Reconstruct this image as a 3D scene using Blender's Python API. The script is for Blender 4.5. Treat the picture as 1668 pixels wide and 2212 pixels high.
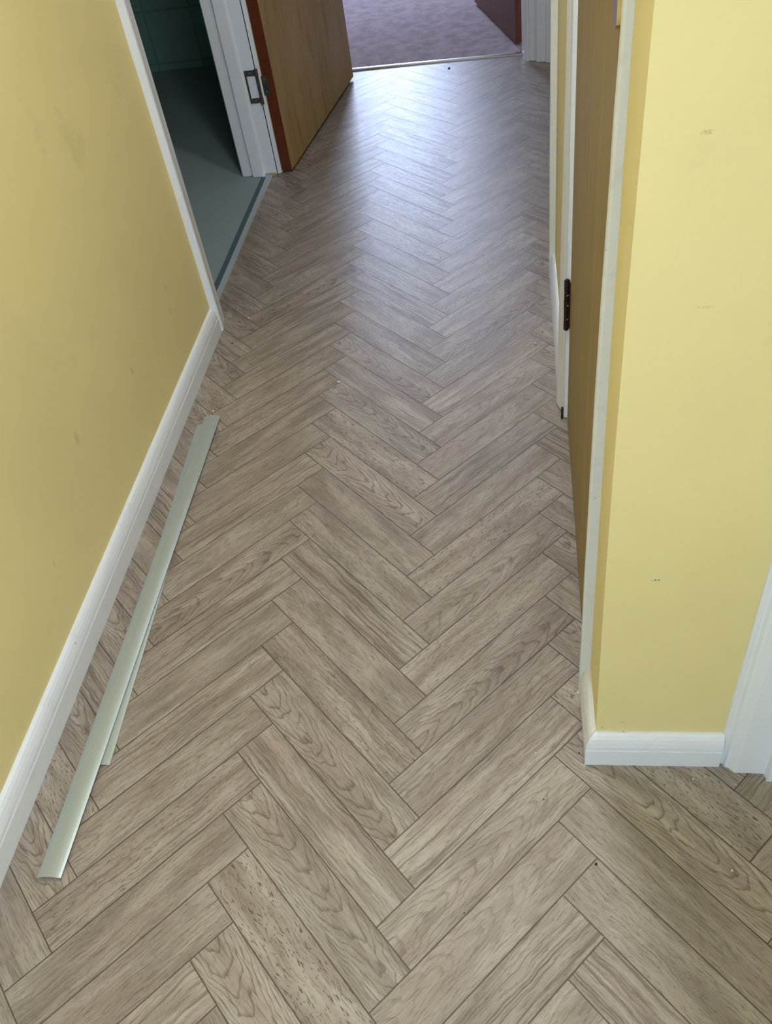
import bpy, bmesh, math, random
from mathutils import Vector, Matrix

# ------------------------------------------------------------------ clear
for o in list(bpy.data.objects):
    bpy.data.objects.remove(o, do_unlink=True)
SC = bpy.context.scene
COL = SC.collection
random.seed(7)

# ------------------------------------------------------------------ camera
RW = ((0.9880017779414367, 0.08847524200999685, -0.12658838151991939),
      (-0.027301306222390853, -0.7066863709846742, -0.7070000083048535),
      (-0.15201028078097678, 0.701973293377878, -0.695791901304625))
H = 1.37827
cam_d = bpy.data.cameras.new('camera')
cam = bpy.data.objects.new('camera', cam_d)
COL.objects.link(cam)
cam_d.sensor_fit = 'HORIZONTAL'
cam_d.sensor_width = 36.0
cam_d.lens = 1853.046 / 1668.0 * 36.0
cam_d.clip_start = 0.02
cam.matrix_world = Matrix(((RW[0][0], -RW[1][0], -RW[2][0], 0.0),
                           (RW[0][1], -RW[1][1], -RW[2][1], 0.0),
                           (RW[0][2], -RW[1][2], -RW[2][2], H),
                           (0, 0, 0, 1)))
SC.camera = cam

# ------------------------------------------------------------------ world, exposure
w = bpy.data.worlds.new('world')
SC.world = w
w.use_nodes = True
w.node_tree.nodes['Background'].inputs[0].default_value = (0.62, 0.75, 1.0, 1)
w.node_tree.nodes['Background'].inputs[1].default_value = 1.0
SC.view_settings.view_transform = 'Standard'
SC.view_settings.look = 'None'
SC.view_settings.gamma = 1.0
SC.view_settings.use_curve_mapping = False
SC.view_settings.exposure = 0.14


def area(name, loc, target, sx, sy, power, color, spread=math.pi):
    l = bpy.data.lights.new(name, 'AREA')
    l.shape = 'RECTANGLE'
    l.size = sx
    l.size_y = sy
    l.energy = power
    l.color = color
    l.spread = spread
    o = bpy.data.objects.new(name, l)
    COL.objects.link(o)
    o.location = loc
    o.rotation_euler = (Vector(target) - Vector(loc)).to_track_quat('-Z', 'Y').to_euler()
    return o


# daylight through the glazed front door behind the photographer
area('daylight_hall_window', (-0.42, -1.74, 1.25), (-0.35, 3.0, 0.7), 0.75, 1.7, 16, (0.46, 0.69, 1.0))
# daylight through the window of the far room
area('daylight_bedroom_window', (-1.0, 8.1, 1.64), (-0.62, 2.5, 0.7), 0.66, 1.45, 84, (0.58, 0.70, 1.0))
# corridor ceiling lamp
area('ceiling_lamp_corridor', (-0.38, 2.66, 2.33), (-0.38, 2.66, 0), 0.1, 0.1, 4.4, (0.90, 0.94, 1.0))
# cool fill added from the right to brighten the left wall
area('side_fill_left_wall', (0.452, -0.45, 1.62), (-0.9, -0.05, 1.25), 0.8, 0.95, 15, (0.78, 0.88, 1.0))
area('overhead_fill_left_wall', (0.0, 1.2, 2.33), (0.0, 1.2, 0), 0.2, 0.2, 14, (0.88, 0.93, 1.0))  # overhead fill, added to lift the left wall


# ------------------------------------------------------------------ material helpers
class NT:
    def __init__(s, name):
        s.m = bpy.data.materials.new(name)
        s.m.use_nodes = True
        s.t = s.m.node_tree
        s.b = s.t.nodes['Principled BSDF']

    def n(s, kind, **kw):
        nd = s.t.nodes.new(kind)
        for k, v in kw.items():
            setattr(nd, k, v)
        return nd

    def l(s, a, b):
        s.t.links.new(a, b)

    def math(s, op, a, b=None, c=None, clamp=False):
        nd = s.n('ShaderNodeMath', operation=op, use_clamp=clamp)
        for i, v in enumerate((a, b, c)):
            if v is None:
                continue
            if isinstance(v, (int, float)):
                nd.inputs[i].default_value = v
            else:
                s.l(v, nd.inputs[i])
        return nd.outputs[0]

    def comb(s, x, y, z):
        nd = s.n('ShaderNodeCombineXYZ')
        for i, v in enumerate((x, y, z)):
            if isinstance(v, (int, float)):
                nd.inputs[i].default_value = v
            else:
                s.l(v, nd.inputs[i])
        return nd.outputs[0]

    def noise(s, vec, scale=1.0, detail=2.0, rough=0.5, dist=0.0):
        nd = s.n('ShaderNodeTexNoise')
        nd.inputs['Scale'].default_value = scale
        nd.inputs['Detail'].default_value = detail
        nd.inputs['Roughness'].default_value = rough
        nd.inputs['Distortion'].default_value = dist
        if vec is not None:
            s.l(vec, nd.inputs['Vector'])
        return nd.outputs[0]

    def ramp(s, fac, stops):
        nd = s.n('ShaderNodeValToRGB')
        while len(nd.color_ramp.elements) < len(stops):
            nd.color_ramp.elements.new(0.5)
        for e, (p, c) in zip(nd.color_ramp.elements, stops):
            e.position = p
            e.color = (c[0], c[1], c[2], 1) if not isinstance(c, (int, float)) else (c, c, c, 1)
        s.l(fac, nd.inputs[0])
        return nd.outputs[0]

    def mr(s, v, a, b, c=0.0, d=1.0):
        nd = s.n('ShaderNodeMapRange')
        nd.interpolation_type = 'SMOOTHSTEP'
        s.l(v, nd.inputs[0])
        for i, q in zip((1, 2, 3, 4), (a, b, c, d)):
            nd.inputs[i].default_value = q
        return nd.outputs[0]

    def mix(s, f, a, b, mode='MIX'):
        nd = s.n('ShaderNodeMix', data_type='RGBA', blend_type=mode)
        for i, v in ((0, f), (6, a), (7, b)):
            if isinstance(v, (int, float)):
                nd.inputs[i].default_value = v
            elif isinstance(v, tuple):
                nd.inputs[i].default_value = (*v[:3], 1)
            else:
                s.l(v, nd.inputs[i])
        return nd.outputs[2]

    def obj(s):
        return s.n('ShaderNodeTexCoord').outputs['Object']

    def sep(s, v):
        nd = s.n('ShaderNodeSeparateXYZ')
        s.l(v, nd.inputs[0])
        return nd.outputs

    def bump(s, h, strength=0.2, dist=0.001):
        nd = s.n('ShaderNodeBump')
        nd.inputs['Strength'].default_value = strength
        nd.inputs['Distance'].default_value = dist
        s.l(h, nd.inputs['Height'])
        s.l(nd.outputs[0], s.b.inputs['Normal'])

    def set(s, col=None, rough=None, metal=None, spec=None):
        if col is not None:
            if isinstance(col, tuple):
                s.b.inputs['Base Color'].default_value = (*col, 1)
            else:
                s.l(col, s.b.inputs['Base Color'])
        if rough is not None:
            if isinstance(rough, (int, float)):
                s.b.inputs['Roughness'].default_value = rough
            else:
                s.l(rough, s.b.inputs['Roughness'])
        if metal is not None:
            s.b.inputs['Metallic'].default_value = metal
        if spec is not None:
            s.b.inputs['Specular IOR Level'].default_value = spec


def srgb(r, g, b):
    f = lambda c: (c / 255 / 12.92) if c / 255 <= 0.04045 else ((c / 255 + 0.055) / 1.055) ** 2.4
    return (f(r), f(g), f(b))


# ---- painted wall, with a few scuffs that belong to the paint
def wall_mat(name, col, marks=()):
    t = NT(name)
    ob = t.obj()
    n1 = t.noise(ob, 2.2, 3, 0.5)
    c = t.mix(t.mr(n1, 0.35, 0.7), col, tuple(x * 0.93 for x in col))
    n2 = t.noise(ob, 5.0, 4, 0.6)
    c = t.mix(t.mr(n2, 0.62, 0.72, 0, 0.12), c, (0.38, 0.30, 0.12))
    for (axis, a, z, ra, rz, k) in marks:        # axis 0: along x, 1: along y
        s = t.sep(ob)
        dx = t.math('DIVIDE', t.math('SUBTRACT', s[axis], a), ra)
        dz = t.math('DIVIDE', t.math('SUBTRACT', s[2], z), rz)
        d = t.math('ADD', t.math('MULTIPLY', dx, dx), t.math('MULTIPLY', dz, dz))
        d = t.math('ADD', d, t.math('MULTIPLY', t.math('SUBTRACT', t.noise(ob, 420, 3), 0.42), 5.0))
        c = t.mix(t.mr(d, 0.0, 1.3, k * 0.8, 0.0), c, (0.09, 0.075, 0.05))
    t.set(c, 0.62, spec=0.3)
    t.bump(t.noise(ob, 260, 3, 0.6), 0.15, 0.0006)
    return t.m


YEL = (0.845, 0.72, 0.345)
M_wall_left = wall_mat('yellow_wall_left', YEL, [
    (1, 1.62, 0.27, 0.006, 0.012, 0.5), (1, 1.30, 0.33, 0.012, 0.02, 0.35), (1, 1.05, 0.22, 0.004, 0.012, 0.3),
    (1, 1.95, 0.30, 0.006, 0.01, 0.4), (1, 1.93, 0.24, 0.006, 0.01, 0.35)])
M_wall_right = wall_mat('yellow_wall_right', YEL, [
    (0, 0.181, 0.466, 0.008, 0.0022, 0.9), (0, 0.170, 1.06, 0.007, 0.003, 0.4), (0, 0.16, 0.11, 0.006, 0.004, 0.3),
    (0, 0.128, 0.093, 0.004, 0.004, 0.5), (0, 0.190, 0.885, 0.010, 0.002, 0.3)])
M_wall_other = wall_mat('yellow_wall_plain', YEL)


def paint_mat(name, col, rough=0.38, dirt=0.25):
    t = NT(name)
    ob = t.obj()
    n = t.noise(ob, 22, 5, 0.65)
    c = t.mix(t.mr(n, 0.55, 0.75, 0, dirt), col, tuple(x * 0.72 for x in col))
    sp = t.noise(ob, 95, 2, 0.6)
    c = t.mix(t.mr(sp, 0.735, 0.78, 0, 0.55), c, (0.14, 0.12, 0.10))
    t.set(c, rough, spec=0.45)
    t.bump(t.noise(ob, 70, 3, 0.5), 0.12, 0.001)
    return t.m


M_white = paint_mat('white_gloss_paint', (0.82, 0.84, 0.89))
M_white2 = paint_mat('white_gloss_paint_aged', (0.76, 0.76, 0.74), 0.42, 0.35)
M_ceiling = paint_mat('ceiling_white', (0.80, 0.79, 0.76), 0.8, 0.1)


def plain(name, col, rough=0.5, metal=0.0, var=0.12, scale=30):
    t = NT(name)
    ob = t.obj()
    c = t.mix(t.noise(ob, scale, 4), col, tuple(x * (1 - var * 2) for x in col))
    t.set(c, rough, metal)
    return t.m


M_crack = plain('dark_crack', (0.03, 0.025, 0.02), 0.9)
M_rawwood = plain('bare_chipped_wood', (0.50, 0.40, 0.26), 0.8)
M_hinge = plain('tarnished_steel', (0.17, 0.16, 0.13), 0.45, 0.7, 0.3, 60)
M_hinge_br = plain('bronzed_steel', (0.075, 0.05, 0.035), 0.35, 0.8, 0.3, 90)
M_screw = plain('screw_steel', (0.35, 0.31, 0.27), 0.35, 0.9)
M_brass = plain('polished_brass', (0.85, 0.68, 0.32), 0.22, 1.0)
M_fleck = plain('paint_fleck_white', (0.85, 0.82, 0.72), 0.7)
M_fleckd = plain('grit_dark', (0.035, 0.028, 0.02), 0.8)
M_shinybar = plain('bright_aluminium', (0.85, 0.84, 0.80), 0.22, 1.0, 0.05)
M_grey_strip = plain('grey_strip', (0.50, 0.55, 0.58), 0.4, 0.1, 0.06)
M_dark_strip = plain('dark_grey_strip', (0.10, 0.16, 0.18), 0.6, 0.0, 0.15)

# brushed silver cover strips, faintly green
t = NT('satin_silver_strip')
ob = t.obj()
s = t.sep(ob)
v = t.noise(t.comb(t.math('MULTIPLY', s[0], 900), t.math('MULTIPLY', s[1], 6), 0.0), 1.0, 3)
t.set(t.mix(t.mr(v, 0.3, 0.7), (0.48, 0.535, 0.52), (0.44, 0.485, 0.475)), 0.38, 0.5)
M_strip = t.m
M_strip_end = plain('cut_aluminium', (0.85, 0.88, 0.90), 0.35, 0.5)


# ---- wood veneers for the doors
def veneer(name, c1, c2, axis_h, rough=0.4, vs=1.0):
    t = NT(name)
    ob = t.obj()
    s = t.sep(ob)
    a = t.math('MULTIPLY', s[axis_h], 1.0)
    n1 = t.noise(t.comb(t.math('MULTIPLY', a, 170 * vs), t.math('MULTIPLY', s[2], 3.0), 0.0), 1, 4, 0.6, 0.5)
    n2 = t.noise(t.comb(t.math('MULTIPLY', a, 26 * vs), t.math('MULTIPLY', s[2], 0.8), 3.0), 1, 3, 0.5, 0.3)
    n3 = t.noise(t.comb(t.math('MULTIPLY', a, 420 * vs), t.math('MULTIPLY', s[2], 14.0), 7.0), 1, 2, 0.5)
    c = t.mix(t.mr(n2, 0.3, 0.7), c1, tuple(0.5 * (x + y) for x, y in zip(c1, c2)))
    c = t.mix(t.mr(n1, 0.45, 0.72, 0, 0.85), c, c2)
    c = t.mix(t.mr(n3, 0.62, 0.72, 0, 0.4), c, tuple(x * 0.7 for x in c2))
    t.set(c, rough, spec=0.4)
    return t.m


M_oak = veneer('light_oak_veneer', (0.52, 0.36, 0.145), (0.33, 0.215, 0.075), 0)
M_oak_r = veneer('brown_oak_veneer', (0.34, 0.245, 0.10), (0.25, 0.172, 0.063), 1, 0.55, 1.3)
M_oak_r.node_tree.nodes['Principled BSDF'].inputs['Specular IOR Level'].default_value = 0.12
M_mahog = plain('red_mahogany_lipping', (0.17, 0.032, 0.006), 0.42, 0.0, 0.25, 20)
M_browndoor = veneer('dark_brown_veneer', (0.17, 0.075, 0.05), (0.13, 0.055, 0.035), 1, 0.5)
M_redlip = plain('orange_brown_lipping', (0.20, 0.05, 0.015), 0.5, 0, 0.2)

# ---- carpet
t = NT('lilac_grey_carpet')
ob = t.obj()
n1 = t.noise(ob, 320, 4, 0.7)
n2 = t.noise(ob, 14, 5, 0.65)
c = t.mix(t.mr(n1, 0.3, 0.7), (0.40, 0.32, 0.35), (0.62, 0.52, 0.56))
c = t.mix(t.mr(n2, 0.35, 0.65, 0, 0.6), c, (0.31, 0.25, 0.23))
t.set(c, 0.95, spec=0.1)
t.bump(n1, 0.6, 0.004)
M_carpet = t.m

# ---- bathroom: smooth vinyl floor and square tiles
t = NT('blue_grey_vinyl')
ob = t.obj()
t.set(t.mix(t.noise(ob, 90, 4, 0.7), (0.26, 0.34, 0.35), (0.31, 0.39, 0.40)), 0.75, spec=0.15)
M_bathfloor = t.m
t = NT('green_grey_tiles')
ob = t.obj()
s = t.sep(ob)
fx = t.math('ABSOLUTE', t.math('SUBTRACT', t.math('FRACT', t.math('DIVIDE', t.math('ADD', s[0], 5.835), 0.25)), 0.5))
fz = t.math('ABSOLUTE', t.math('SUBTRACT', t.math('FRACT', t.math('DIVIDE', t.math('SUBTRACT', s[2], 0.035), 0.25)), 0.5))
g = t.mr(t.math('MAXIMUM', fx, fz), 0.478, 0.490)
t.set(t.mix(g, (0.25, 0.42, 0.385), (0.17, 0.30, 0.275)), 0.3, spec=0.4)
t.bump(g, -0.3, 0.002)
M_tiles = t.m

# ---- herringbone vinyl
L5 = 5.0
t = NT('herringbone_oak_vinyl')
uvn = t.n('ShaderNodeUVMap')
uvn.uv_map = 'plank'
s = t.sep(uvn.outputs[0])
U, V = s[0], s[1]                        # in plank widths: 0..5, 0..1
at = t.n('ShaderNodeAttribute', attribute_name='kind_a')
ka = t.sep(at.outputs['Vector'])         # seed, cathedral, ticks
at = t.n('ShaderNodeAttribute', attribute_name='kind_b')
kb = t.sep(at.outputs['Vector'])         # tone, lines, centre
seed = t.math('MULTIPLY', ka[0], 53.0)
# tone patches
n_t = t.noise(t.comb(t.math('MULTIPLY', U, 0.5), t.math('MULTIPLY', V, 2.8), seed), 1, 3, 0.55, 0.4)
n_hue = t.noise(t.comb(t.math('MULTIPLY', U, 0.6), t.math('MULTIPLY', V, 1.3), t.math('ADD', seed, 9.3)), 1, 2, 0.5)
# long fine lines
wob = t.math('MULTIPLY', t.math('SUBTRACT', t.noise(t.comb(t.math('MULTIPLY', U, 0.9), t.math('MULTIPLY', V, 1.6), t.math('ADD', seed, 2.0)), 1, 2), 0.5), 0.26)
vw = t.math('ADD', V, wob)
n_l = t.noise(t.comb(t.math('MULTIPLY', U, 0.3), t.math('MULTIPLY', vw, 19.0), seed), 1, 4, 0.65, 0.03)
n_f = t.noise(t.comb(t.math('MULTIPLY', U, 2.6), t.math('MULTIPLY', vw, 38.0), seed), 1, 3, 0.6)
# pores
n_p = t.noise(t.comb(t.math('MULTIPLY', U, 7.5), t.math('MULTIPLY', vw, 42.0), t.math('ADD', seed, 5.0)), 1, 1, 0.5, 0.3)
# cathedral arcs
dv = t.math('SUBTRACT', V, kb[2])
par = t.math('MULTIPLY', t.math('MULTIPLY', dv, dv), 9.5)
n_w = t.noise(t.comb(t.math('MULTIPLY', U, 1.3), t.math('MULTIPLY', V, 3.4), t.math('ADD', seed, 1.0)), 1, 2, 0.45, 0.25)
ff = t.math('ADD', t.math('ADD', U, par), t.math('MULTIPLY', n_w, 1.5))
ring = t.math('FRACT', t.math('MULTIPLY', ff, 1.9))
arc = t.math('MULTIPLY', t.mr(ring, 0.60, 0.93), t.mr(ring, 0.93, 1.0, 1.0, 0.0))
arc = t.math('MULTIPLY', arc, t.mr(n_f, 0.25, 0.6, 0.45, 1.0))
lines = t.mr(n_l, 0.47, 0.68)
fine = t.mr(n_f, 0.48, 0.72)
pores = t.mr(n_p, 0.60, 0.70)
col = t.mix(t.mr(n_t, 0.3, 0.72), srgb(176, 162, 147), srgb(142, 126, 111))
col = t.mix(t.mr(n_hue, 0.45, 0.75, 0, 0.55), col, srgb(156, 133, 120))
dk = srgb(92, 76, 59)
col = t.mix(t.math('MULTIPLY', lines, t.math('MULTIPLY', kb[1], 0.9)), col, dk)
col = t.mix(t.math('MULTIPLY', fine, 0.6), col, dk)
col = t.mix(t.math('MULTIPLY', pores, t.math('ADD', t.math('MULTIPLY', ka[2], 0.7), 0.22)), col, srgb(84, 70, 55))
col = t.mix(t.math('MULTIPLY', arc, t.math('MULTIPLY', ka[1], 0.72)), col, srgb(86, 71, 56))
hs = t.n('ShaderNodeHueSaturation')
t.l(col, hs.inputs['Color'])
t.l(kb[0], hs.inputs['Value'])
hs.inputs['Saturation'].default_value = 0.86
col = hs.outputs[0]
# joints
eu = t.math('MINIMUM', U, t.math('SUBTRACT', 5.0, U))
ev = t.math('MINIMUM', V, t.math('SUBTRACT', 1.0, V))
ed = t.math('MINIMUM', eu, ev)
ed = t.math('ADD', ed, t.math('MULTIPLY', t.math('SUBTRACT', n_f, 0.5), 0.006))
jt = t.mr(ed, 0.007, 0.017, 0.88, 0.0)
col = t.mix(jt, col, srgb(72, 60, 48))
ob = t.obj()
emb = t.noise(ob, 520, 2, 0.6)
hgt = t.math('SUBTRACT', t.math('ADD', t.math('MULTIPLY', emb, 0.9), t.math('MULTIPLY', n_f, 0.5)), t.math('ADD', t.math('MULTIPLY', jt, 1.0), t.math('MULTIPLY', lines, 0.3)))
t.bump(hgt, 0.5, 0.0010)
t.set(col, t.mr(emb, 0.3, 0.7, 0.25, 0.40), spec=0.40)
M_floor = t.m


# ------------------------------------------------------------------ object helpers
def link(name, bm, mat, parent=None, smooth=False, extra=None):
    me = bpy.data.meshes.new(name)
    bmesh.ops.recalc_face_normals(bm, faces=bm.faces)
    bm.to_mesh(me)
    bm.free()
    if smooth:
        for p in me.polygons:
            p.use_smooth = True
    o = bpy.data.objects.new(name, me)
    COL.objects.link(o)
    me.materials.append(mat)
    for m in (extra or ()):
        me.materials.append(m)
    if parent is not None:
        o.parent = parent
        o.matrix_parent_inverse = parent.matrix_basis.inverted()
    return o


def tag(o, label, cat, group=None, kind=None):
    o['label'] = label
    o['category'] = cat
    if group:
        o['group'] = group
    if kind:
        o['kind'] = kind
    return o


def empty(name, loc):
    o = bpy.data.objects.new(name, None)
    COL.objects.link(o)
    o.location = loc
    o.empty_display_size = 0.05
    return o


def box(bm, x0, x1, y0, y1, z0, z1, bevel=0.0):
    r = bmesh.ops.create_cube(bm, size=1.0)
    vs = r['verts']
    for v in vs:
        v.co = Vector(((x0 + x1) / 2 + v.co.x * (x1 - x0), (y0 + y1) / 2 + v.co.y * (y1 - y0), (z0 + z1) / 2 + v.co.z * (z1 - z0)))
    if bevel:
        es = list({e for v in vs for e in v.link_edges})
        bmesh.ops.bevel(bm, geom=es, offset=bevel, segments=2, affect='EDGES', profile=0.6)
    return bm


def prism(bm, pts, z0, z1, nz=1, jitter=0.0, lean=None):
    """vertical extrusion of a plan polygon"""
    rings = []
    for i in range(nz + 1):
        z = z0 + (z1 - z0) * i / nz
        rings.append([bm.verts.new((p[0] + random.uniform(-jitter, jitter) + (lean(p, z) if lean else 0.0), p[1] + random.uniform(-jitter, jitter), z)) for p in pts])
    n = len(pts)
    for a, b in zip(rings, rings[1:]):
        for i in range(n):
            bm.faces.new((a[i], a[(i + 1) % n], b[(i + 1) % n], b[i]))
    bm.faces.new(rings[0])
    bm.faces.new(rings[-1])
    return bm


def board(bm, p0, p1, nrm, prof, m0=0.0, m1=0.0, seg=1, jit=0.0):
    """profile (depth, height) swept from p0 to p1; nrm points out of the wall; m0/m1 mitre factors"""
    p0 = Vector(p0)
    p1 = Vector(p1)
    nrm = Vector(nrm).normalized()
    d = (p1 - p0)
    dl = d.normalized()
    full = [(0.0, 0.0)] + list(prof)
    rows = []
    for i in range(seg + 1):
        f = i / seg
        row = []
        for (dep, hh) in full:
            q = p0 + d * f + nrm * dep
            if i == 0:
                q = q - dl * dep * m0
            if i == seg:
                q = q + dl * dep * m1
            jz = random.uniform(-jit, jit) if (hh > 0.01 and 0 < i < seg) else 0
            jd = random.uniform(-jit, jit) * 0.5 if dep > 0 else 0
            q = q + nrm * jd
            row.append(bm.verts.new((q.x, q.y, hh + jz)))
        rows.append(row)
    n = len(full)
    for a, b in zip(rows, rows[1:]):
        for i in range(n):
            bm.faces.new((a[i], a[(i + 1) % n], b[(i + 1) % n], b[i]))
    bm.faces.new(rows[0])
    bm.faces.new(rows[-1])
    return bm


def cyl(bm, c, r, z0, z1, seg=16):
    pts = [(c[0] + r * math.cos(2 * math.pi * i / seg), c[1] + r * math.sin(2 * math.pi * i / seg)) for i in range(seg)]
    return prism(bm, pts, z0, z1)


ZT = 2.36     # ceiling height
SK = [(0.0165, 0.0), (0.0170, 0.045), (0.0163, 0.047), (0.0160, 0.0485), (0.0157, 0.056), (0.0138, 0.065), (0.0112, 0.073), (0.0075, 0.079), (0.003, 0.082), (0.0, 0.0825)]

# ------------------------------------------------------------------ floor (herringbone sheet)
E1 = Vector((0.05785822, -0.05950988))
E2 = Vector((0.05715631, 0.0600083))
OO = Vector((-0.5267666, 1.25235952))
bm = bmesh.new()
uvl = bm.loops.layers.uv.new('plank')
la = bm.faces.layers.float_vector.new('kind_a')
lb = bm.faces.layers.float_vector.new('kind_b')
# kind per plank of the repeating print: (cathedral, ticks, lines, tone)
KA = {0: (0, .3, .95, 1.0), 1: (.35, .1, .15, .97), 2: (0, .6, .6, .98), 3: (.95, .1, .2, .99), 4: (.1, .1, .9, 1.0),
      5: (.9, 0, .15, .97), 6: (0, 1, .1, 1.03), 7: (1, 0, .15, 1.07), 8: (.2, .1, .25, .93), 9: (.15, .4, .3, .95)}
KL = {0: (0, .3, .8, .97), 1: (.1, .1, .3, .92), 2: (0, .3, .85, 1.0), 3: (.35, .2, .5, .98), 4: (0, .6, .7, 1.0),
      5: (.2, .2, .5, .96), 6: (0, .2, .4, .95), 7: (0, .2, .8, 1.03), 8: (.4, 0, .3, 1.0), 9: (1, 0, .3, 1.0)}
KR = {0: (0, .7, .4, 1.02), 1: (.9, .1, .2, .95), 2: (.4, .1, .7, .97), 3: (0, .2, .95, 1.04), 4: (.6, 0, .3, 1.03),
      5: (.45, 0, .1, .98), 6: (0, .2, 1.0, .96), 7: (.2, .3, .3, .97), 8: (0, 1, .15, 1.03), 9: (.7, .1, .2, .97)}


def hsh(*a):
    return (math.sin(sum(v * c for v, c in zip(a, (12.9898, 78.233, 37.719)))) * 43758.5453) % 1.0


def plank(s0, t0, along_s, kind, seed):
    ls, lt = (5.0, 1.0) if along_s else (1.0, 5.0)
    cs = [(s0, t0), (s0 + ls, t0), (s0 + ls, t0 + lt), (s0, t0 + lt)]
    vs = []
    for (a, b) in cs:
        p = OO + E1 * a + E2 * b
        vs.append(bm.verts.new((p.x, p.y, 0.0)))
    f = bm.faces.new(vs)
    for lp, (a, b) in zip(f.loops, cs):
        if along_s:
            lp[uvl].uv = (a - s0, b - t0)
        else:
            lp[uvl].uv = (b - t0, a - s0)
    cth, tck, lin, ton = kind
    f[la] = (seed, cth, tck)
    f[lb] = (ton, lin, 0.3 + 0.4 * hsh(seed, 3.1, 1.7))


for c in range(-7, 8):
    for k in range(-60, 40):
        s0, t0 = k + 5 * c, -k + 5 * c
        p = OO + E1 * s0 + E2 * t0
        if -2.2 < p.x < 1.8 and -2.6 < p.y < 5.2:
            par_ = c % 2
            plank(s0, t0, True, KA[(k + 3 * par_) % 10], hsh((k + 3 * par_) % 10, par_, 1.0))
            kk = (k + 3 * par_) % 10
            plank(s0 + 5, t0, False, (KR if par_ == 0 else KL)[k % 10], hsh(k % 10, par_, 2.0))
for co, no in (((-0.936, 0, 0), (-1, 0, 0)), ((0.9, 0, 0), (1, 0, 0)), ((0, -1.85, 0), (0, -1, 0))):
    bmesh.ops.bisect_plane(bm, geom=bm.verts[:] + bm.edges[:] + bm.faces[:], plane_co=co, plane_no=no, clear_outer=True)
bmesh.ops.bisect_plane(bm, geom=bm.verts[:] + bm.edges[:] + bm.faces[:], plane_co=(0.079, 4.447, 0), plane_no=(0.035, 1, 0), clear_outer=True)
for f in bm.faces:
    if f.normal.z < 0:
        f.normal_flip()
me = bpy.data.meshes.new('floor')
bm.to_mesh(me)
bm.free()
fl = bpy.data.objects.new('floor', me)
COL.objects.link(fl)
me.materials.append(M_floor)
tag(fl, 'greyish oak herringbone vinyl floor running down the corridor', 'floor', kind='structure')

# carpet of the far room, bathroom floor
bm = bmesh.new()
prism(bm, [(-0.955, 4.462), (1.6, 4.462), (1.6, 8.2), (-2.2, 8.2), (-2.2, 5.0), (-0.955, 5.0)], -0.02, 0.006)
tag(link('floor', bm, M_carpet), 'lilac grey carpet in the room at the end of the corridor', 'carpet', kind='structure')
bm = bmesh.new()
box(bm, -3.0, -0.972, 1.4, 4.80, -0.02, 0.001)
tag(link('floor', bm, M_bathfloor), 'smooth blue grey bathroom vinyl beyond the open doorway', 'floor', kind='structure')

# ------------------------------------------------------------------ walls
def wall(name, polys, mat, label, z1=ZT, nz=1, lean=None):
    bm = bmesh.new()
    for p in polys:
        prism(bm, p, 0.0, z1, nz, 0.0, lean)
    return tag(link(name, bm, mat), label, 'wall', kind='structure')


rect = lambda x0, x1, y0, y1: [(x0, y0), (x1, y0), (x1, y1), (x0, y1)]
wall('wall_left', [rect(-1.055, -0.9, -1.85, 2.262)], M_wall_left, 'long yellow wall on the left of the corridor')
wall('wall_left', [rect(-1.055, -0.9, 3.345, 4.36)], M_wall_other, 'short yellow wall hidden behind the open oak door')
wall('wall_right', [[(0.118, 0.776), (0.46, 0.776), (0.46, 0.87), (0.21, 0.87), (0.21, 0.962), (0.119, 0.962)]], M_wall_right,
     'yellow wall end with an outside corner at the right', nz=24,
     lean=lambda p, z: -0.0042 * max(0.0, 1 - ((z - 0.68) / 0.55) ** 2) if (p[0] < 0.12 and p[1] < 0.8) else 0.0)
wall('wall_right', [[(0.1235, 1.712), (0.131, 2.452), (0.23, 2.452), (0.23, 1.712)]], M_wall_other,
     'narrow strip of yellow wall between the two right doorways')
bm = bmesh.new()
prism(bm, rect(0.46, 0.6, -1.85, -0.9), 0, ZT)
prism(bm, rect(0.46, 0.6, 0.0, 0.87), 0, ZT)
prism(bm, rect(0.46, 0.6, -0.9, 0.0), 0, 1.1)
prism(bm, rect(0.46, 0.6, -0.9, 0.0), 2.14, ZT)
tag(link('wall_near', bm, M_wall_other), 'yellow hall wall just outside the right of the photo', 'wall', kind='structure')
wall('wall_back', [rect(-1.055, -0.86, -1.95, -1.85), rect(0.36, 0.6, -1.95, -1.85)], M_wall_other, 'yellow wall beside the front door behind the camera')
wall('wall_far', [rect(-1.055, -0.79, 4.37, 4.50), rect(0.26, 1.05, 4.37, 4.50)], M_wall_other, 'yellow wall around the doorway at the end of the corridor')
wall('wall_recess', [rect(0.9, 1.0, 2.3, 4.37), rect(0.23, 0.9, 2.352, 2.452)], M_wall_other, 'yellow wall inside the recess on the right')
wall('wall_cupboard', [rect(0.75, 0.8, 0.87, 2.352), rect(0.46, 0.8, 0.83, 0.87)], M_wall_other, 'yellow back wall of the cupboard behind the right door')
M_bedroom = plain('bedroom_wall_white', (0.66, 0.64, 0.68), 0.8, 0, 0.04, 3)
wall('wall_bedroom', [rect(-2.3, -2.2, 5.0, 8.3), rect(1.6, 1.7, 4.5, 8.3), rect(-2.3, -1.055, 4.9, 5.0), rect(-1.055, -0.955, 4.5, 5.0), rect(1.0, 1.7, 4.4, 4.5)],
     M_bedroom, 'pale walls of the room at the end of the corridor')
bm = bmesh.new()
prism(bm, rect(-2.2, -1.45, 8.2, 8.3), 0, ZT)
prism(bm, rect(-0.67, 1.6, 8.2, 8.3), 0, ZT)
prism(bm, rect(-1.45, -0.67, 8.2, 8.3), 0, 0.88)
prism(bm, rect(-1.45, -0.67, 8.2, 8.3), 2.22, ZT)
tag(link('wall_bedroom', bm, M_bedroom), 'pale window wall of the room at the end of the corridor', 'wall', kind='structure')
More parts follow.
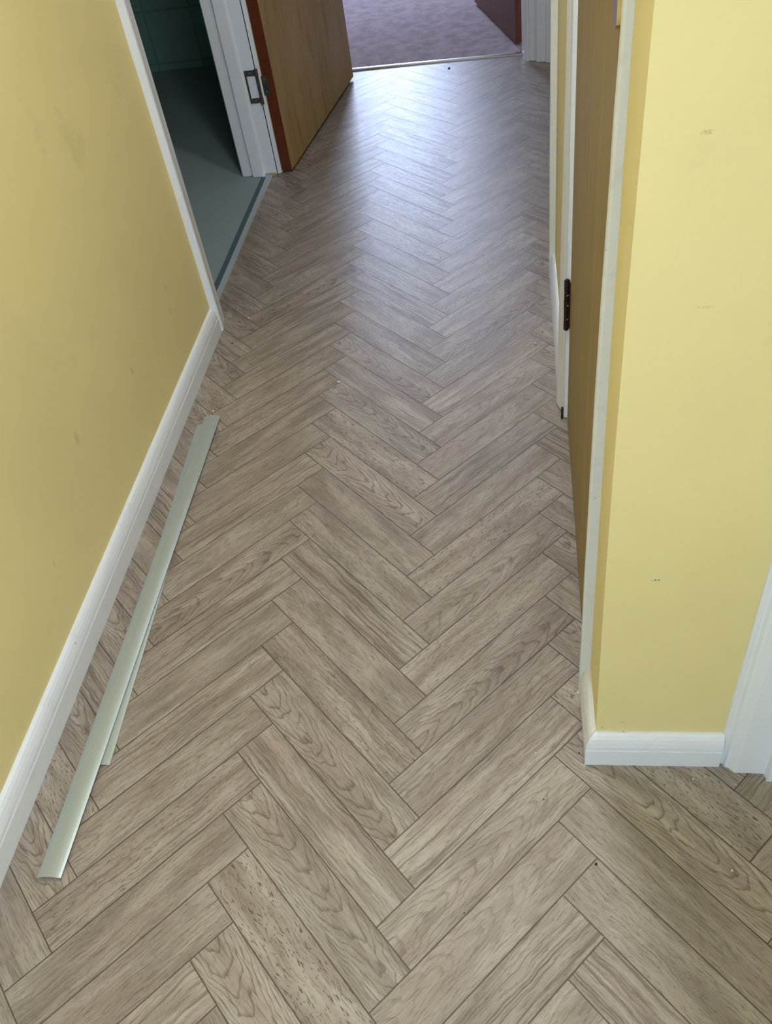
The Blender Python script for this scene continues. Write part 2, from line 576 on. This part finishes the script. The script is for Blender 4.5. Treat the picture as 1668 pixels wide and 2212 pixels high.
wall('wall_bathroom', [rect(-3.0, -0.98 - 0.075, 4.80, 4.9), rect(-3.1, -3.0, 1.3, 4.9), rect(-3.0, -1.055, 1.3, 1.4), rect(-1.065, -1.0551, 1.4, 2.26), rect(-1.065, -1.0551, 3.345, 4.8)],
     M_tiles, 'dim green grey tiled bathroom wall')
bm = bmesh.new()
box(bm, -3.1, 1.7, -1.95, 8.3, ZT, ZT + 0.06)
tag(link('ceiling', bm, M_ceiling), 'white ceiling above the corridor, outside the photo', 'ceiling', kind='structure')

# windows (outside the view, where the daylight comes in; the side one is invented)
t = NT('window_glass')
t.set((1, 1, 1), 0.0)
t.b.inputs['Transmission Weight'].default_value = 1.0
t.b.inputs['IOR'].default_value = 1.01
M_glass = t.m


def window(name, x0, x1, z0, z1, y, label):
    bm = bmesh.new()
    fw = 0.05
    box(bm, x0, x0 + fw, y - 0.03, y + 0.03, z0, z1)
    box(bm, x1 - fw, x1, y - 0.03, y + 0.03, z0, z1)
    box(bm, x0 + fw, x1 - fw, y - 0.03, y + 0.03, z0, z0 + fw)
    box(bm, x0 + fw, x1 - fw, y - 0.03, y + 0.03, z1 - fw, z1)
    o = link(name, bm, M_white)
    tag(o, label, 'window', kind='structure')
    bm = bmesh.new()
    box(bm, x0 + fw, x1 - fw, y - 0.004, y + 0.004, z0 + fw, z1 - fw)
    link('pane', bm, M_glass, o)
    return o


window('window_1', -1.45, -0.67, 0.88, 2.22, 8.25, 'white framed window of the far room, outside the photo')
window('window_2', -0.86, 0.36, 0.0, ZT, -1.9, 'white framed glazed screen behind the camera')

bm = bmesh.new()  # invented side window framing the added side fill
for (a0, a1, b0, b1) in ((-0.9, -0.85, 1.1, 2.14), (-0.05, 0.0, 1.1, 2.14), (-0.85, -0.05, 1.1, 1.15), (-0.85, -0.05, 2.09, 2.14)):
    box(bm, 0.50, 0.56, a0, a1, b0, b1)
o = tag(link('added_side_window', bm, M_white), 'white framed side window added for the left wall fill, outside the photo', 'window', kind='structure')
bm = bmesh.new()
box(bm, 0.526, 0.534, -0.85, -0.05, 1.15, 2.09)
link('pane', bm, M_glass, o)

# ------------------------------------------------------------------ skirting boards
bm = bmesh.new()
board(bm, (-0.9, -1.83, 0), (-0.9, 2.199, 0), (1, 0, 0), SK, seg=60, jit=0.0004)
o = tag(link('baseboard_left', bm, M_white, smooth=False), 'long white painted skirting board along the left wall', 'skirting board', kind='structure')
bm = bmesh.new()
board(bm, (0.118, 0.776, 0), (0.322, 0.776, 0), (0, -1, 0), SK, m0=1.0, m1=0.0, seg=12, jit=0.0005)
tag(link('baseboard_front', bm, M_white), 'short bluish white skirting board under the yellow wall end', 'skirting board', kind='structure')
bm = bmesh.new()
board(bm, (0.119, 0.905, 0), (0.118, 0.776, 0), (-1, 0, 0), SK, m0=0.0, m1=1.0, seg=8, jit=0.0004)
ob_ = link('baseboard_right', bm, M_white2)
ob_.location.z = 0.004
tag(ob_, 'short off white skirting board around the outside corner', 'skirting board', kind='structure')
bm = bmesh.new()
board(bm, (0.131, 2.384, 0), (0.1242, 1.776, 0), (-1, 0.011, 0), SK, seg=16, jit=0.0003)
tag(link('baseboard_right', bm, M_white), 'narrow white skirting board between the two right doorways', 'skirting board', kind='structure')

# ------------------------------------------------------------------ door trims
def trim(name, pts, mat, label, z1=2.05, nz=1, jit=0.0, z0=0.0, lean=None):
    bm = bmesh.new()
    prism(bm, pts, z0, z1, nz, jit, lean)
    return tag(link(name, bm, mat), label, 'door trim', kind='structure')


# left doorway, near side: tapering architrave with a thick outer edge
trim('trim_1', [(-0.9, 2.200), (-0.884, 2.200), (-0.8805, 2.2025), (-0.8795, 2.208), (-0.8815, 2.216), (-0.889, 2.24), (-0.8935, 2.262), (-0.8945, 2.276), (-0.9, 2.276)],
     M_white, 'white architrave beside the near edge of the bathroom doorway', nz=30, jit=0.0003)
trim('trim_2', [(-1.055, 2.262), (-0.9, 2.262), (-0.9, 2.285), (-0.945, 2.285), (-0.945, 2.299), (-0.985, 2.299), (-0.985, 2.285), (-1.055, 2.285)],
     M_white, 'white door lining at the near side of the bathroom doorway')
# left doorway, far jamb: lining with a planted stop, hinge rebate, architrave edge
trim('trim_3', [(-1.056, 3.345), (-1.056, 3.326), (-1.012, 3.326), (-1.011, 3.3125), (-1.009, 3.311), (-0.970, 3.311), (-0.968, 3.3125), (-0.967, 3.322), (-0.9125, 3.322), (-0.9125, 3.345)],
     M_white, 'white far jamb of the bathroom doorway with a door stop', nz=24, jit=0.0004, z0=0.003)
trim('trim_4', [(-0.9105, 3.3260), (-0.898, 3.3360), (-0.888, 3.36), (-0.8805, 3.398), (-0.884, 3.402), (-0.9105, 3.402)],
     M_white, 'thin white architrave edge beside the open oak door', nz=24, jit=0.0003, z0=0.002)
bm = bmesh.new()
box(bm, -0.9125, -0.9105, 3.3215, 3.34, 0.0, 2.0)
tag(link('trim_5', bm, M_crack), 'dark joint line between jamb and architrave', 'door trim', kind='structure')
bm = bmesh.new()
box(bm, -0.963, -0.916, 3.3195, 3.327, 0.0, 0.010)
tag(link('trim_6', bm, M_rawwood), 'bare chipped wood at the foot of the far jamb', 'door trim', kind='structure')
# end doorway
trim('trim_7', [(0.079, 4.50), (0.079, 4.452), (0.088, 4.360), (0.094, 4.356), (0.095, 4.345), (0.099, 4.341), (0.108, 4.341), (0.110, 4.352), (0.118, 4.352), (0.120, 4.345),
                (0.130, 4.344), (0.131, 4.350), (0.135, 4.350), (0.137, 4.338), (0.142, 4.334), (0.143, 4.321), (0.182, 4.317), (0.184, 4.303), (0.262, 4.294), (0.262, 4.50)],
     M_white, 'stack of white door frame mouldings at the right of the end doorway')
trim('trim_8', [(-0.79, 4.50), (-0.775, 4.50), (-0.775, 4.36), (-0.80, 4.34), (-0.86, 4.35), (-0.86, 4.37), (-0.79, 4.37)],
     M_white, 'white door frame at the left of the end doorway, behind the open door')
# right side: architrave of the recess, near edge towards the camera
trim('trim_9', [(0.1305, 2.384), (0.116, 2.384), (0.1135, 2.386), (0.1130, 2.392), (0.1155, 2.405), (0.124, 2.45), (0.126, 2.47), (0.24, 2.47), (0.24, 2.452), (0.131, 2.452)],
     M_white2, 'narrow white architrave edge beyond the strip of yellow wall', nz=20, jit=0.0003)
# right door frame: far side and near side
trim('trim_10', [(0.1245, 1.776), (0.1075, 1.776), (0.1045, 1.7735), (0.1040, 1.768), (0.1055, 1.758), (0.1125, 1.738), (0.1165, 1.722), (0.1185, 1.715), (0.1195, 1.703), (0.1245, 1.703),
                 (0.1285, 1.6965), (0.20, 1.6965), (0.20, 1.712), (0.1245, 1.712)],
     M_white, 'bright white architrave on the far side of the right door', nz=26, jit=0.0003, z0=0.004,
     lean=lambda p, z: 0.009 * min(z, 0.8) / 0.8 if p[0] < 0.1115 else 0.0)
bm = bmesh.new()
box(bm, 0.112, 0.1175, 1.702, 1.7065, 0.0, 0.035)
tag(link('trim_11', bm, M_crack), 'dark gap at the foot of the architrave of the right door', 'door trim', kind='structure')
trim('trim_12', [(0.119, 0.8995), (0.1045, 0.8995), (0.1015, 0.9015), (0.1005, 0.906), (0.1025, 0.918), (0.111, 0.94), (0.1175, 0.9615), (0.21, 0.9615), (0.21, 0.945), (0.119, 0.945)],
     M_white2, 'cream white architrave edge between the right door and the wall corner', nz=30, jit=0.0004,
     lean=lambda p, z: 0.0065 * (min(z, 1.25) / 1.1) ** 3 if p[0] < 0.115 else 0.0)
# front right: door frame at the frame's right edge
trim('trim_13', [(0.320, 0.776), (0.3205, 0.772), (0.326, 0.766), (0.329, 0.7655), (0.3315, 0.7600), (0.336, 0.7585), (0.3445, 0.7505), (0.3465, 0.7495), (0.3900, 0.7485), (0.3915, 0.7475), (0.3930, 0.7345),
                 (0.46, 0.7335), (0.46, 0.776)],
     M_white, 'bluish white door frame at the right edge of the photo', nz=20, jit=0.0003)
# heads, out of view
for nm, x0, x1, y0, y1, z0, z1, lab in (
        ('trim_14', -1.055, -0.885, 2.2, 3.402, 1.99, 2.06, 'white head of the bathroom doorway, outside the photo'),
        ('trim_15', 0.104, 0.2, 0.90, 1.776, 2.0, 2.06, 'white head of the right door, outside the photo'),
        ('trim_16', -0.86, 0.262, 4.34, 4.50, 2.0, 2.06, 'white head of the end doorway, outside the photo'),
        ('trim_17', 0.113, 0.24, 2.384, 4.37, 2.0, 2.06, 'white head of the recess, outside the photo')):
    bm = bmesh.new()
    box(bm, x0, x1, y0, y1, z0, z1)
    tag(link(nm, bm, M_white), lab, 'door trim', kind='structure')
wall_over = bmesh.new()
box(wall_over, -1.055, -0.9, 2.262, 3.345, 2.06, ZT)
box(wall_over, 0.119, 0.21, 0.962, 1.712, 2.06, ZT)
box(wall_over, -0.79, 0.26, 4.37, 4.50, 2.06, ZT)
box(wall_over, 0.131, 0.23, 2.452, 4.37, 2.06, ZT)
tag(link('wall_above_doors', wall_over, M_wall_other), 'yellow wall above the doorways, outside the photo', 'wall', kind='structure')


# ------------------------------------------------------------------ doors
def plate_xy(bm, a, b, th, side, z0, z1):
    """vertical slab from plan point a to b with thickness th towards side (unit normal)"""
    a = Vector(a)
    b = Vector(b)
    n = Vector(side)
    prism(bm, [tuple(a), tuple(b), tuple(b + n * th), tuple(a + n * th)], z0, z1)
    return bm


def leaf(name, a, b, th, side, z0, z1, face_mat, lip_mat, label, loc):
    """door leaf: two veneered faces with lipped edges"""
    root = empty(name, loc)
    tag(root, label, 'door', kind='structure')
    a = Vector(a)
    b = Vector(b)
    n = Vector(side).normalized()
    d = (b - a).normalized()
    lp = 0.007
    bm = bmesh.new()
    plate_xy(bm, a + d * 0.0008, b - d * 0.0008, th, n, z0 + 0.002, z1)
    o = link('door_panel', bm, face_mat, root)
    bm = bmesh.new()
    plate_xy(bm, a, a + d * lp, th - 0.003, n, z0, z1 - 0.001)
    bmesh.ops.translate(bm, verts=bm.verts, vec=(n.x * 0.0015, n.y * 0.0015, 0))
    bmesh.ops.translate(bm, verts=bm.verts, vec=(-d.x * 0.0004, -d.y * 0.0004, 0))
    l1 = link('edge_lipping', bm, lip_mat, root)
    bm = bmesh.new()
    plate_xy(bm, b - d * lp, b, th - 0.003, n, z0, z1 - 0.001)
    bmesh.ops.translate(bm, verts=bm.verts, vec=(n.x * 0.0015 + d.x * .0004, n.y * 0.0015 + d.y * .0004, 0))
    l2 = link('edge_lipping', bm, lip_mat, root)
    return root, o, l1, l2


# door_1: oak faced bathroom door folded back along the left wall
A = Vector((-0.8505, 3.330))
Bp = Vector((-0.7225, 4.349))
dd = (Bp - A).normalized()
nn = Vector((-dd.y, dd.x))      # towards the wall
d1, pan1, lipa, lipb = leaf('door_1', A, Bp, 0.0450, nn, 0.011, 1.97, M_oak, M_mahog,
                            'open oak veneered door with red brown edge standing in the corridor', (A.x, A.y, 0))
lipa['label'] = 'red brown painted hinge edge'
# flush hinge between frame and door_1
bm = bmesh.new()
yh = 3.3205
for (x0, x1, z0, z1) in ((-0.955, -0.917, 0.374, 0.394), (-0.955, -0.917, 0.278, 0.296), (-0.955, -0.948, 0.296, 0.374)):
    box(bm, x0, x1, yh - 0.001, yh + 0.0006, z0, z1)
hg = link('hinge', bm, M_hinge, d1)
hg['label'] = 'tarnished steel flush hinge'
bm = bmesh.new()
for (z0, z1, r) in ((0.374, 0.398, .0068), (0.298, 0.373, .0060), (0.274, 0.297, .0068)):
    cyl(bm, (-0.9085, 3.3150), r, z0, z1, 14)
link('hinge_knuckle', bm, M_hinge, hg, smooth=False)
bm = bmesh.new()
e0 = A + nn * 0.0500
pts = []
zz = [(0.0, 0.366), (0.022, 0.368), (0.027, 0.360), (0.024, 0.348), (0.024, 0.338), (0.029, 0.326), (0.030, 0.316), (0.026, 0.304), (0.020, 0.296), (0.0, 0.297)]
vf = [bm.verts.new((e0.x - nn.x * s_ - dd.x * 0.0016, e0.y - nn.y * s_ - dd.y * 0.0016, z_)) for s_, z_ in zz]
f = bm.faces.new(vf)
r = bmesh.ops.extrude_face_region(bm, geom=[f])
bmesh.ops.translate(bm, verts=[v for v in r['geom'] if isinstance(v, bmesh.types.BMVert)], vec=(dd.x * 0.0014, dd.y * 0.0014, 0))
link('hinge_leaf', bm, M_hinge, hg)
for z_ in (0.384, 0.287, 0.353, 0.311):
    bm = bmesh.new()
    if z_ in (0.384, 0.287):
        cx_, cy_ = -0.934, yh - 0.0016
    else:
        q = e0 - nn * 0.013
        cx_, cy_ = q.x - dd.x * 0.0022, q.y - dd.y * 0.0022
    bmesh.ops.create_uvsphere(bm, u_segments=10, v_segments=6, radius=0.003)
    for v in bm.verts:
        v.co = Vector((cx_ + v.co.x, cy_ + v.co.y * 0.35, z_ + v.co.z))
    link('screw', bm, M_screw, hg)

# door_2: brown door opened into the far room
A2 = Vector((0.050, 4.560))
B2 = A2 + Vector((-0.262, 0.965)).normalized() * 0.80
d2v = (B2 - A2).normalized()
n2 = Vector((d2v.y, -d2v.x))
leaf('door_2', A2, B2, 0.038, n2, 0.018, 1.97, M_browndoor, M_redlip,
     'dark brown door with orange brown edge opened into the far room', (A2.x, A2.y, 0))

# door_3: closed brown door in the right wall
A3 = Vector((0.1270, 1.6945))
B3 = Vector((0.1160, 0.9640))
d3v = (B3 - A3).normalized()
n3 = Vector((0.9999, 0.015))
d3, pan3, _, _ = leaf('door_3', A3, B3, 0.038, n3, 0.008, 1.97, M_oak_r, M_oak_r,
                      'closed brown oak veneered door seen edge on in the right wall', (A3.x, A3.y, 0))
kx, ky = 0.1195, 1.6995
bm = bmesh.new()
for (z0, z1, r_) in ((0.264, 0.284, .0062), (0.285, 0.312, .0058), (0.313, 0.338, .0062), (0.339, 0.364, .0058), (0.365, 0.386, .0062)):
    cyl(bm, (kx, ky), r_, z0, z1, 16)
cyl(bm, (kx, ky), .0042, 0.386, 0.389, 12)
cyl(bm, (kx, ky), .0042, 0.261, 0.264, 12)
h3 = link('hinge', bm, M_hinge_br, d3)
h3['label'] = 'dark bronze butt hinge with a round knuckle'
bm = bmesh.new()
plate_xy(bm, (0.1235, 1.6935), (0.1262, 1.6965), 0.004, (0.7, -0.7), 0.270, 0.382)
link('hinge_leaf', bm, M_hinge_br, h3)
for z_ in (0.292, 0.327, 0.352):
    bm = bmesh.new()
    bmesh.ops.create_uvsphere(bm, u_segments=10, v_segments=6, radius=0.0024)
    for v in bm.verts:
        v.co = Vector((0.1215 + v.co.x, 1.6945 + v.co.y, z_ + v.co.z))
    link('screw', bm, M_screw, h3)
# handle plate and lever
bm = bmesh.new()
yc = 0.988
hw = 0.020
z0, z1 = 1.088, 1.25
pr = []
for i in range(9):
    a_ = math.pi + math.pi * i / 8
    pr.append((yc + hw * math.cos(a_), z0 + 0.012 + 0.012 * math.sin(a_)))
pr += [(yc + hw, z1), (yc - hw, z1)]
xf = 0.1168
v1 = [bm.verts.new((xf, y_, z_)) for y_, z_ in pr]
f = bm.faces.new(v1)
r = bmesh.ops.extrude_face_region(bm, geom=[f])
bmesh.ops.translate(bm, verts=[v for v in r['geom'] if isinstance(v, bmesh.types.BMVert)], vec=(-0.0062, 0, 0))
pl = link('handle_plate', bm, M_brass, d3)
pl['label'] = 'shiny brass handle plate'
bm = bmesh.new()
mt = Matrix.Translation((0.088, yc, 1.20)) @ Matrix.Rotation(math.pi / 2, 4, 'Y')
bmesh.ops.create_cone(bm, cap_ends=True, segments=16, radius1=0.009, radius2=0.008, depth=0.046, matrix=mt)
mt = Matrix.Translation((0.070, yc + 0.05, 1.20)) @ Matrix.Rotation(math.pi / 2, 4, 'X')
bmesh.ops.create_cone(bm, cap_ends=True, segments=16, radius1=0.007, radius2=0.009, depth=0.11, matrix=mt)
link('lever', bm, M_brass, pl, smooth=False)

# ------------------------------------------------------------------ threshold strips fixed to the floor
bm = bmesh.new()
prof = [(-0.018, 0.0005), (-0.014, 0.005), (-0.006, 0.0085), (0.004, 0.0085), (0.012, 0.006), (0.017, 0.0005)]
p0 = Vector((-0.778, 4.483))
p1 = Vector((0.0795, 4.456))
dr = (p1 - p0).normalized()
nr = Vector((-dr.y, dr.x))
ra = [bm.verts.new((p0.x + nr.x * a_, p0.y + nr.y * a_, z_)) for a_, z_ in prof]
rb = [bm.verts.new((p1.x + nr.x * a_, p1.y + nr.y * a_, z_)) for a_, z_ in prof]
for i in range(len(prof)):
    j = (i + 1) % len(prof)
    bm.faces.new((ra[i], ra[j], rb[j], rb[i]))
bm.faces.new(ra)
bm.faces.new(rb)
tag(link('threshold_bar', bm, M_shinybar), 'shiny silver door bar between the vinyl and the lilac carpet', 'threshold bar')

tr = empty('threshold_strip', (-0.945, 2.83, 0))
tag(tr, 'grey two tone threshold strip across the bathroom doorway', 'threshold strip')
bm = bmesh.new()
prism(bm, [(-0.934, 2.276), (-0.9365, 3.322), (-0.9555, 3.322), (-0.9555, 2.276)], 0.0005, 0.0045)
g = link('lip', bm, M_grey_strip, tr)
g['label'] = 'light grey lip'
bm = bmesh.new()
prism(bm, [(-0.9555, 2.276), (-0.9555, 3.305), (-0.9765, 3.305), (-0.9765, 2.276)], 0.0005, 0.003)
for q in range(3):
    box(bm, -0.9735 + q * 0.006, -0.9715 + q * 0.006, 2.276, 3.305, 0.003, 0.0036)
g = link('ribbed_band', bm, M_dark_strip, tr)
g['label'] = 'dark blue grey ribbed band'

# ------------------------------------------------------------------ loose cover strips lying by the left skirting
def cover_strip(a, b, width, lift0, lift1, crown, label):
    """a,b: plan points of the centre line ends; shallow arched section"""
    a = Vector((a[0], a[1], lift0))
    b = Vector((b[0], b[1], lift1))
    d = (b - a).normalized()
    n = Vector((-d.y, d.x, 0)).normalized()     # towards -x
    secs = []
    K = 10
    for i in range(K + 1):
        u_ = -1 + 2 * i / K
        h_ = crown * (1 - abs(u_) ** 2.2)
        secs.append((u_ * width / 2, h_))
    th = 0.0014
    bm = bmesh.new()
    N = 24
    rows = []
    for i in range(N + 1):
        c = a + (b - a) * (i / N)
        top = [bm.verts.new(c + n * w_ + Vector((0, 0, h_ + th))) for w_, h_ in secs]
        bot = [bm.verts.new(c + n * w_ * 0.985 + Vector((0, 0, h_))) for w_, h_ in reversed(secs)]
        rows.append(top + bot)
    m = len(rows[0])
    for p, q in zip(rows, rows[1:]):
        for i in range(m):
            bm.faces.new((p[i], p[(i + 1) % m], q[(i + 1) % m], q[i]))
    for rr in (rows[0], rows[-1]):
        f = bm.faces.new(rr)
        f.material_index = 1
    o = link('cover_strip', bm, M_strip, extra=[M_strip_end])
    return tag(o, label, 'metal strip', 'loose cover strips by the left wall')


cover_strip((-0.7985, 0.5295), (-0.8085, 1.7705), 0.0430, 0.0062, 0.0055, 0.0040,
            'long satin silver cover strip lying on top beside the left skirting')
cover_strip((-0.7835, 0.7405), (-0.8265, 1.7415), 0.0420, 0.0003, 0.0003, 0.0030,
            'shorter silver cover strip lying mostly under the longer one')

# ------------------------------------------------------------------ flecks of paint and grit on the floor
def fleck(x, y, r, mat, label, seed, name='paint_fleck', z=0.0, group='paint flecks on the floor', elong=1.0):
    rnd = random.Random(seed)
    bm = bmesh.new()
    bmesh.ops.create_icosphere(bm, subdivisions=1, radius=1.0)
    ang = rnd.uniform(0, math.pi)
    for v in bm.verts:
        k = 1 + rnd.uniform(-0.35, 0.35)
        px, py = v.co.x * k * r * elong, v.co.y * k * r * 0.75
        v.co = Vector((x + px * math.cos(ang) - py * math.sin(ang), y + px * math.sin(ang) + py * math.cos(ang), z + max(0.0, (v.co.z + 0.6) * r * 0.5)))
    return tag(link(name, bm, mat), label, 'fleck', group)


FL = [(-0.4785, 1.905, .0042, 'largest white paint fleck, mid corridor on a plank joint', 1.5),
      (-0.816, 1.801, .0036, 'white paint fleck just past the far tip of the silver strips', 1),
      (-0.813, 2.266, .0032, 'small white fleck on the plank below the bathroom doorway corner', 1.4),
      (-0.841, 2.309, .0001, '', 1),
      (0.061, 2.038, .0040, 'white paint fleck near the skirting between the right doors', 1),
      (0.311, 0.585, .0020, 'white fleck in the lower right corner on a brown plank', 1),
      (0.277, 0.736, .0018, 'left fleck of the pair below the front skirting board', 1),
      (0.297, 0.742, .0015, 'right fleck of the pair below the front skirting board', 1),
      (0.232, 0.694, .0012, 'tiny pale fleck left of the pair below the front skirting', 1),
      (0.019, 0.780, .0016, 'tiny orange white fleck left of the outside wall corner', 1),
      (0.079, 3.639, .0035, 'tiny pale fleck far down the corridor at the right', 1),
      (0.100, 0.905, .0028, 'white paint crumb at the foot of the cream architrave', 1),
      (0.086, 0.912, .0013, 'tiny white crumb just left of the cream architrave foot', 1)]
for i, (x_, y_, r_, lab, el) in enumerate(FL):
    if lab:
        fleck(x_, y_, r_, M_fleck, lab, i, elong=el)
fleck(-1.163, 3.161, .003, M_fleck, 'pale fleck on the blue grey bathroom floor', 40, z=0.0012)
FD = [(-0.265, 4.358, .0075, 'dark speck on the bright floor in front of the carpet'),
      (-0.835, 2.128, .0036, 'dark round speck on the plank below the skirting corner'),
      (0.0295, 0.694, .0017, 'dark speck on the floor left of the front skirting'),
      (0.107, 0.587, .0030, 'dark sliver in the plank joint at the lower right'),
      (0.0935, 0.781, .0018, 'dark grain beside the outside corner skirting'),
      (-0.099, 0.504, .0016, 'dark dot on the plank at the lower middle'),
      (-0.276, 1.457, .0001, '')]
for i, (x_, y_, r_, lab) in enumerate(FD):
    if lab:
        fleck(x_, y_, r_, M_fleckd, lab, 60 + i, name='grit_speck', group='dark grit specks on the floor')
